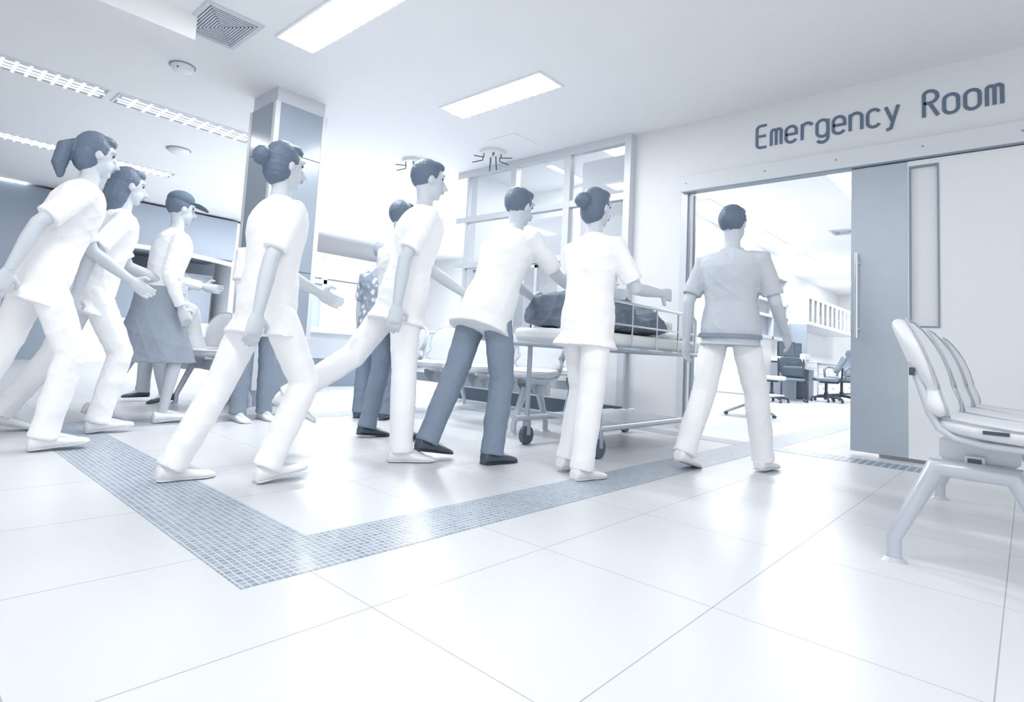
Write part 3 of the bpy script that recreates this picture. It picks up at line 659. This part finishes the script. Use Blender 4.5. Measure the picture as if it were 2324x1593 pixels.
def rotv(v, ax, deg): return Matrix.Rotation(math.radians(deg), 3, ax) @ Vector(v)
Yv = Vector((0, 1, 0))
def person(label, H_, xy, heading, lean=5, legs=None, arms=None, anchor=0, head=(0, 0), top='uniform', bottom='uniform', shoe='shoewhite',
           skin='skin', hair='hair', hairstyle='short', capstyle=None, female=True, sleeve='short', hem=.09, seat_z=None, seed=1, lay=None, skirt=None, belt=False, heel=False, bulk=1.):
    """local frame: x forward, y left, z up. legs: two tuples (thigh forward, knee flex, foot pitch, abduction); arms: (upper forward, elbow, abduction)"""
    S = H_
    t = Vector((math.sin(math.radians(lean)), 0, math.cos(math.radians(lean))))
    n = Vector((t.z, 0, -t.x)); P = Vector((0, 0, 0))
    hw = .052*S if female else .05*S; sw = (.096 if female else .108)*S
    J = {}; legs = [list(l) for l in legs]
    def leglow(l):
        q = math.radians(l[0]); q2 = math.radians(l[0]-l[1]); fq = math.radians(l[2])
        az = -.245*math.cos(q)-.235*math.cos(q2)-.042*math.cos(fq)
        return min(az+.035*math.sin(fq), az-.10*math.sin(fq))
    base_ = leglow(legs[anchor])
    while seat_z is None and leglow(legs[1-anchor]) < base_ and legs[1-anchor][1] < 90:
        legs[1-anchor][1] += 1; legs[1-anchor][0] += .3
    for i, sgn in enumerate((1, -1)):
        th, kn, fp, ab = legs[i]
        hip = P + Yv*sgn*hw
        d1 = Vector((math.sin(math.radians(th)), sgn*math.sin(math.radians(ab)), -math.cos(math.radians(th)))).normalized()
        knee = hip + d1*.245*S
        a2 = th-kn; d2 = Vector((math.sin(math.radians(a2)), sgn*math.sin(math.radians(ab))*.6, -math.cos(math.radians(a2)))).normalized()
        ank = knee + d2*.235*S
        fd = Vector((math.cos(math.radians(fp)), 0, -math.sin(math.radians(fp)))); fu = Vector((math.sin(math.radians(fp)), 0, math.cos(math.radians(fp))))
        J['leg%d' % i] = (hip, knee, ank, fd, fu)
    low = min(min((J['leg%d' % i][2] - J['leg%d' % i][4]*.042*S - J['leg%d' % i][3]*.035*S).z, (J['leg%d' % i][2] - J['leg%d' % i][4]*.042*S + J['leg%d' % i][3]*.10*S).z) for i in (0, 1))
    if seat_z is None: dz = -low
    else: dz = -low
    an = J['leg%d' % anchor][2]
    root = thing('person', label, 'person'); root.rotation_euler = (0, 0, math.radians(heading))
    c, s = math.cos(math.radians(heading)), math.sin(math.radians(heading))
    root.location = (xy[0]-(an.x*c-an.y*s), xy[1]-(an.x*s+an.y*c), dz)
    # ---- joints of arms
    sh = P + t*.285*S
    A = []
    for i, sgn in enumerate((1, -1)):
        ua, el, ab = arms[i]
        s0 = P + t*.258*S + Yv*sgn*sw
        d1 = Vector((math.sin(math.radians(ua)), sgn*math.sin(math.radians(ab)), -math.cos(math.radians(ua)))).normalized()
        e = s0 + d1*.165*S; a2 = ua+el
        d2 = Vector((math.sin(math.radians(a2)), -sgn*.12*(1 if el > 20 else 0)+sgn*math.sin(math.radians(ab))*.4, -math.cos(math.radians(a2)))).normalized()
        wv = e + d2*.145*S; A.append((s0, e, wv, d2, sgn))
    hp, hy_ = head
    nk = P + t*.30*S
    hd_ = Matrix.Rotation(math.radians(hy_), 3, 'Z') @ Matrix.Rotation(math.radians(hp+lean*.35), 3, 'Y')
    hc = nk + (t*.5+Vector((0, 0, .5))).normalized()*.062*S + hd_ @ Vector((.008*S, 0, .042*S))
    def hq(x, y, z): return hc + hd_ @ Vector((x*S, y*S, z*S))
    def tring(frac, dx, dy, off=0., nn=24):
        cc = P + t*frac*S + n*off*S
        return [cc + n*(dx*S*math.cos(2*PI*j/nn)) + Yv*(dy*S*math.copysign(abs(math.sin(2*PI*j/nn))**.85, math.sin(2*PI*j/nn))) for j in range(nn)]
    w_ = .95 if female else 1.06
    def torso(mb, g, lo, hi, flare=0.):
        prof = [(-.05, .060, .083), (.0, .064, .088), (.05, .060, .082), (.10, .055, .073), (.15, .058, .077), (.20, .064, .088), (.235, .062, .098), (.262, .052, .102), (.280, .042, .078), (.294, .034, .052), (.305, .028, .035)]
        rg = []
        if lo < -.05:
            rg.append(tring(lo, .074+g+flare, .094+g+flare)); rg.append(tring(lo*.5-.025, .071+g, .092+g))
        for fr_, dx, dy in prof:
            if fr_ < lo or fr_ > hi: continue
            rg.append(tring(fr_, (dx+g)*bulk, (dy*w_+g)*bulk, .004))
        mb.rings(rg)
    # ---- body
    b = MB(); torso(b, -.009, -.04, .31)
    b.tube([nk-t*.02*S, nk+t*.03*S, hq(-.012, 0, -.03)], .03*S, 14, [.034*S, .028*S, .029*S])
    b.ell(hc+hd_ @ Vector((-.006*S, 0, .008*S)), (.053*S, .042*S, .056*S), hd_, 20, 14)
    b.ell(hq(.012, 0, -.026), (.036*S, .032*S, .04*S), hd_); b.ell(hq(.03, 0, -.052), (.014*S, .016*S, .013*S), hd_)
    b.tube([hq(.042, 0, .012), hq(.053, 0, -.008), hq(.061, 0, -.02), hq(.048, 0, -.026)], .006*S, 8, [.004*S, .006*S, .0085*S, .007*S])
    b.ell(hq(.046, 0, -.037), (.006*S, .014*S, .005*S), hd_)
    for q in (1, -1):
        b.ell(hq(-.004, q*.042, -.006), (.010*S, .005*S, .017*S), hd_); b.ell(hq(.038, q*.02, .018), (.012*S, .014*S, .006*S), hd_)
    for i in (0, 1):
        hip, knee, ank, fd, fu = J['leg%d' % i]
        b.tube([hip, hip.lerp(knee, .5), knee, knee.lerp(ank, .3), knee.lerp(ank, .75), ank], .05*S, 14, [.034*S, .036*S, .029*S, .030*S, .021*S, .019*S])
        b.tube([ank-fu*.012*S-fd*.02*S, ank-fu*.018*S+fd*.03*S, ank-fu*.03*S+fd*.08*S], .02*S, 10, [.018*S, .02*S, .012*S])
        s0, e, wv, d2, sgn = A[i]
        b.ell(s0, (.026*S, .026*S, .026*S))
        b.tube([s0, s0.lerp(e, .5), e, e.lerp(wv, .35), wv], .025*S, 12, [.026*S, .025*S, .021*S, .022*S, .015*S])
        # hand: palm, four unequal bent fingers, thumb from the side of the palm
        side = Yv*sgn; fwd_ = d2.cross(side).normalized()
        if fwd_.x < 0 and abs(d2.z) > .5: fwd_ = -fwd_
        lat = fwd_; pn = d2.cross(lat).normalized()
        if pn.dot(-side) < 0: pn = -pn
        pc = wv + d2*.028*S
        b.rings([[pc + d2*(a_*S) + lat*(w2*S*math.cos(2*PI*j/12)) + pn*(th2*S*math.sin(2*PI*j/12)) for j in range(12)] for a_, w2, th2 in ((-.03, .015, .012), (-.005, .023, .0115), (.022, .024, .010), (.03, .02, .007))])
        for k, (off, ln) in enumerate(((.018, .040), (.0062, .046), (-.0062, .043), (-.018, .034))):
            r0 = pc + d2*.022*S + lat*off*S; m1 = r0 + (d2*.92+pn*.25)*ln*.5*S; m2 = m1 + (d2*.7+pn*.7)*ln*.5*S
            b.tube([r0, m1, m2], .005*S, 8, [.0056*S, .0052*S, .0044*S])
        tb0 = pc - d2*.012*S + lat*.018*S; tb1 = tb0 + (d2*.5+lat*.7+pn*.2)*.026*S; b.tube([tb0, tb1, tb1+(d2*.85+pn*.3)*.02*S], .006*S, 8, [.0085*S, .0065*S, .0052*S])
    solid(b, 'body', skin, root, .0062, 3)
    for q in (1, -1):
        e_ = MB().ell(hq(.0405, q*.019, .006), (.004*S, .0075*S, .004*S), hd_, 10, 6).build('eye', 'eye', root, smooth=True)
        MB().tube([hq(.0475, q*.010, .019), hq(.0465, q*.019, .023), hq(.040, q*.029, .019)], .0014*S, 6).build('eyebrow', 'mid', root)
    MB().tube([hq(.049, -.014, -.036), hq(.054, 0, -.0355), hq(.049, .014, -.036)], .0028*S, 6).build('mouth', 'lips', root, smooth=True)
    # ---- hair
    h = MB()
    h.ell(hq(-.014, 0, .016), (.054*S, .048*S, .056*S), hd_, 20, 14)
    if hairstyle != 'short': h.ell(hq(-.026, 0, -.01), (.042*S, .046*S, .055*S), hd_)
    if hairstyle == 'bun': h.ell(hq(-.075, 0, .012), (.028*S, .03*S, .028*S), hd_)
    if hairstyle == 'tail': h.tube([hq(-.06, 0, .02), hq(-.085, 0, -.005), hq(-.09, 0, -.06), hq(-.08, 0, -.10)], .02*S, 10, [.014*S, .024*S, .022*S, .008*S])
    if hairstyle == 'long': h.tube([hq(-.03, 0, .0), hq(-.04, 0, -.06), hq(-.045, 0, -.12)], .04*S, 12, [.046*S, .045*S, .03*S])
    h.ell(hq(.012, 0, .047), (.036*S, .036*S, .02*S), hd_)
    solid(h, 'hair', hair, root, .006, 2, .0012, seed+5, 120)
    if capstyle:
        k = MB(); k.ell(hq(-.008, 0, .038), (.058*S, .05*S, .04*S), hd_, 20, 12)
        k.rings([[hq(x0, .044*math.cos(2*PI*j/16)*wq, z0+.004*math.sin(2*PI*j/16)) for j in range(16)] for x0, z0, wq in ((.03, .03, .9), (.06, .03, .9), (.09, .022, .75), (.112, .014, .3))])
        solid(k, 'cap', 'cap_', root, .005, 2)
    # ---- top garment
    g = MB(); torso(g, .015, -hem, .298, .008)
    g.rings([tring(.285, .045, .06, .002), tring(.302, .036, .044, .002), tring(.31, .033, .037, .002)])
    for i in (0, 1):
        s0, e, wv, d2, sgn = A[i]
        st_ = s0 - Yv*sgn*.045*S + t*.012*S
        if sleeve == 'short': g.tube([st_, s0, s0.lerp(e, .45), s0.lerp(e, .82)], .03*S, 14, [.028*S, .033*S, .034*S, .036*S])
        else: g.tube([st_, s0, s0.lerp(e, .5), e, e.lerp(wv, .5), e.lerp(wv, .93)], .03*S, 14, [.028*S, .033*S, .031*S, .028*S, .026*S, .023*S])
    tp = solid(g, 'top', top, root, .0085, 4, .0028, seed)
    if belt:
        bl = MB(); bl.rings([tring(-.032, .082, .106*w_, .0), tring(-.018, .081, .105*w_, 0)]); bl.build('belt', 'mid', tp, smooth=True)
    # ---- trousers or skirt
    g = MB()
    if skirt:
        hips = [J['leg%d' % i] for i in (0, 1)]
        k0, k1 = hips[0][1], hips[1][1]; kc = (k0+k1)/2; sp_ = abs(k0.x-k1.x)/2
        rg = []
        for q in range(7):
            a_ = q/6*skirt; cc = P.lerp(kc + Vector((0, 0, -.03*S)), a_); dx = .084*S+(sp_+.02*S)*a_; dy = .108*S*w_+.01*S*a_
            rg.append([cc + Vector((dx*math.cos(2*PI*j/28), dy*math.sin(2*PI*j/28), (.05*S if q == 0 else 0))) for j in range(28)])
        g.rings(rg)
    else:
        torso(g, .004, -.05, .06)
        for i in (0, 1):
            hip, knee, ank, fd, fu = J['leg%d' % i]
            bt = ank + (ank-knee).normalized()*.012*S
            g.tube([hip+Vector((0, 0, .03*S)), hip, hip.lerp(knee, .4), knee, knee.lerp(bt, .4), knee.lerp(bt, .8), bt], .05*S, 16, [.034*S, .047*S, .049*S, .042*S, .041*S, .038*S, .040*S])
    solid(g, 'skirt' if skirt else 'trousers', bottom, root, .0085, 4, .003, seed+9, 20)
    # ---- shoes
    for i in (0, 1):
        hip, knee, ank, fd, fu = J['leg%d' % i]
        k = MB(); rg = []; sl = []
        for x, wd_, top_, sk in ((-.040, .014, .030, 0), (-.034, .021, .045, 0), (-.01, .023, .044, 0), (.02, .022, .040, 0), (.05, .027, .029, 0), (.08, .028, .022, 0), (.100, .022, .017, 0), (.112, .010, .012, 0)):
            cc = ank + fd*x*S - fu*.042*S
            rg.append([cc + Yv*(wd_*S*math.cos(2*PI*j/16)) + fu*(max(.004, (.5+.5*math.sin(2*PI*j/16)))*top_*S) for j in range(16)])
            sl.append([cc + Yv*(wd_*1.06*S*math.cos(2*PI*j/16)) + fu*(.004*S*math.sin(2*PI*j/16)+.004*S) for j in range(16)])
        k.rings(rg); so = solid(k, 'shoe', shoe, root, .004, 2)
        MB().rings(sl).build('sole', 'cap' if shoe == 'shoewhite' else 'dark', so, smooth=True)
    return root

UNI = dict(top='uniform', bottom='uniform', shoe='shoewhite')
person('nearest striding person in white uniform with dark hair bun, in front of the slate column', 1.79, (-2.86, 1.08), 88, 3,
       legs=[(-20, 6, 0, 2), (18, 22, -10, 2)], arms=[(28, 40, 6), (-24, 14, 8)], anchor=0, hairstyle='bun', seed=3, **UNI)
person('tall person in white striding in loafers, right of the slate column', 1.92, (-2.68, 2.33), 62, 10,
       legs=[(-34, 20, 24, 2), (3, 2, 0, 1)], arms=[(30, 30, 6), (-26, 20, 8)], anchor=1, female=False, hairstyle='short', seed=4, **UNI)
person('woman in white uniform with low heels walking beside the stretcher', 1.75, (-1.80, 2.93), 80, 4,
       legs=[(10, 18, 4, 1), (-6, 2, 0, 1)], arms=[(34, 58, 10), (28, 62, 12)], anchor=1, hairstyle='bun', seed=5, **UNI)
person('person seen from behind with dark short hair and belt, walking into the doorway', 1.82, (-1.60, 3.84), 84, 1,
       legs=[(-13, 14, 14, 4), (18, 8, 0, 4)], arms=[(-16, 20, 12), (14, 30, 12)], anchor=0, hairstyle='short', female=False, belt=True, top='greyshirt', bottom='uniform', shoe='shoewhite', sleeve='short', hem=.06, seed=6)
person('leaning figure pushing the stretcher from behind in dark trousers and dark shoes', 1.88, (-2.36, 2.80), 84, 22,
       legs=[(-18, 6, 8, 2), (8, 16, 0, 2)], arms=[(48, 20, 4), (48, 20, 4)], anchor=1, female=False, top='uniform2', bottom='trousdark', shoe='shoeblack', sleeve='short', seed=7)
person('person in dark trousers half hidden behind the tall striding walker', 1.80, (-3.5, 2.70), 84, 0,
       legs=[(-4, 6, 4, 2), (8, 10, 0, 2)], arms=[(10, 40, 6), (-10, 20, 6)], anchor=0, female=False, top='uniform2', bottom='trousdark', shoe='shoeblack', seed=8)
person('person in a peaked cap and white shirt over slate skirt, left of the column', 1.84, (-4.92, 1.26), 88, 9,
       legs=[(-14, 14, 14, 2), (16, 18, -6, 2)], arms=[(14, 70, 8), (-14, 40, 8)], anchor=0, capstyle=True, top='uniform', bottom='skirt', skirt=1.0, shoe='shoewhite', sleeve='long', hem=.02, seed=9)
person('rushing person in white, second figure from the left picture edge', 1.90, (-4.62, .66), 88, 14,
       legs=[(-18, 14, 14, 2), (20, 20, -8, 2)], arms=[(30, 40, 8), (-34, 20, 10)], anchor=0, hairstyle='long', seed=10, **UNI)
person('leftmost person rushing forward in a white uniform, dark hair', 1.93, (-4.12, .36), 88, 17,
       legs=[(-16, 8, 8, 2), (18, 22, -6, 2)], arms=[(26, 30, 8), (-44, 24, 12)], anchor=0, hairstyle='tail', seed=11, **UNI)
person('bystander in a floral blouse and dark footwear standing behind the white walkers', 1.68, (-4.42, 3.30), 120, 0,
       legs=[(0, 0, 0, 3), (2, 2, 0, 3)], arms=[(4, 10, 8), (0, 10, 8)], anchor=0, top='floral', bottom='trousdark', shoe='shoeblack', hair='hairgrey', skin='skinlight', hem=.12, bulk=1.15, seed=12)
person('grey-haired person standing in front of the slate column, dark trousers', 1.76, (-4.62, 2.45), 0, 0,
       legs=[(0, 2, 0, 3), (3, 4, 0, 3)], arms=[(10, 20, 6), (10, 20, 6)], anchor=0, female=False, top='uniform2', bottom='trousgrey', shoe='shoewhite', hair='hairgrey', skin='skinlight', seed=13)
person('seated visitor in pale clothes on the bench by the column, hands on lap', 1.66, (-5.9, 2.10), -84, 18,
       legs=[(84, 100, 8, 4), (88, 88, 0, 4)], arms=[(30, 45, 4), (34, 40, 4)], anchor=0, top='uniform2', bottom='greyshirt', shoe='shoeblack', skin='skinlight', hair='hairgrey', sleeve='long', seed=14)
# patient on the stretcher, lying face up, head toward the doorway end
pt = thing('person', 'patient lying on the stretcher under a dark rumpled blanket', 'person', (sx, (sy0+sy1)/2, .885))
b = MB()
b.ell((0, .80, .13), (.075, .10, .09)); b.ell((0, .77, .17), (.05, .06, .055)); b.ell((0, .79, .23), (.012, .02, .014)); b.tube([(0, .70, .11), (0, .58, .11)], .05, 14)
b.rings([[(rx*math.cos(2*PI*j/20), y, .11+rz_*math.sin(2*PI*j/20)) for j in range(20)] for y, rx, rz_ in ((.60, .06, .05), (.55, .19, .09), (.40, .17, .10), (.15, .14, .09), (0, .16, .10))])
for q in (-1, 1):
    b.tube([(q*.08, .02, .10), (q*.09, -.38, .16), (q*.09, -.78, .08)], .06, 12, [.085, .055, .04]); b.tube([(q*.09, -.78, .06), (q*.1, -.82, .17)], .035, 10)
    b.tube([(q*.19, .52, .1), (q*.24, .25, .09), (q*.15, .06, .19)], .035, 12, [.045, .036, .028])
    for k in range(4): b.tube([(q*(.13-.0*k), .05-.016*k+.02, .19), (q*(.10), .02-.018*k+.02, .20), (q*.07, .02-.018*k+.02, .195)], .008, 8)
    b.tube([(q*.14, .07, .195), (q*.12, .10, .205)], .009, 8)
solid(b, 'body', 'skinlight', pt, .0065, 3)
h = MB().ell((0, .835, .125), (.082, .085, .088)); solid(h, 'hair', 'hair', pt, .006, 2)
g = MB().rings([[(rx*math.cos(2*PI*j/20), y, .12+rz_*math.sin(2*PI*j/20)) for j in range(20)] for y, rx, rz_ in ((.62, .07, .06), (.55, .215, .11), (.40, .20, .125), (.2, .18, .12))])
for q in (-1, 1): g.tube([(q*.18, .52, .11), (q*.22, .36, .10)], .055, 12)
solid(g, 'gown', 'uniform2', pt, .008, 3, .003, 2)
bk = MB(); rg = []
for i in range(15):
    y = .30 - i*.087; hgt = .17+.05*math.sin(i*1.1)+(.10 if 6 <= i <= 9 else 0)
    rg.append([(.29*math.copysign(abs(math.cos(2*PI*j/28))**.7, math.cos(2*PI*j/28)), y, .06+(hgt if math.sin(2*PI*j/28) > 0 else .05)*math.sin(2*PI*j/28)) for j in range(28)])
bk.rings(rg); bo = solid(bk, 'blanket', 'blanket', None, .01, 4, .008, 7, 22)
bo.location = (sx, (sy0+sy1)/2, .885); tag(bo, 'dark rumpled blanket spread over the legs of the patient', 'blanket')
pl = MB().pad([(.22*math.copysign(abs(math.cos(a))**.5, math.cos(a)), .15*math.copysign(abs(math.sin(a))**.5, math.sin(a))) for a in [2*PI*i/24 for i in range(24)]], .09, lambda u, v, w__: (u, v, w__), .05)
po = pl.build('pillow', 'sheet', sub=1); po.location = (sx, (sy0+sy1)/2+.85, .925); tag(po, 'white pillow under the head of the patient', 'pillow')
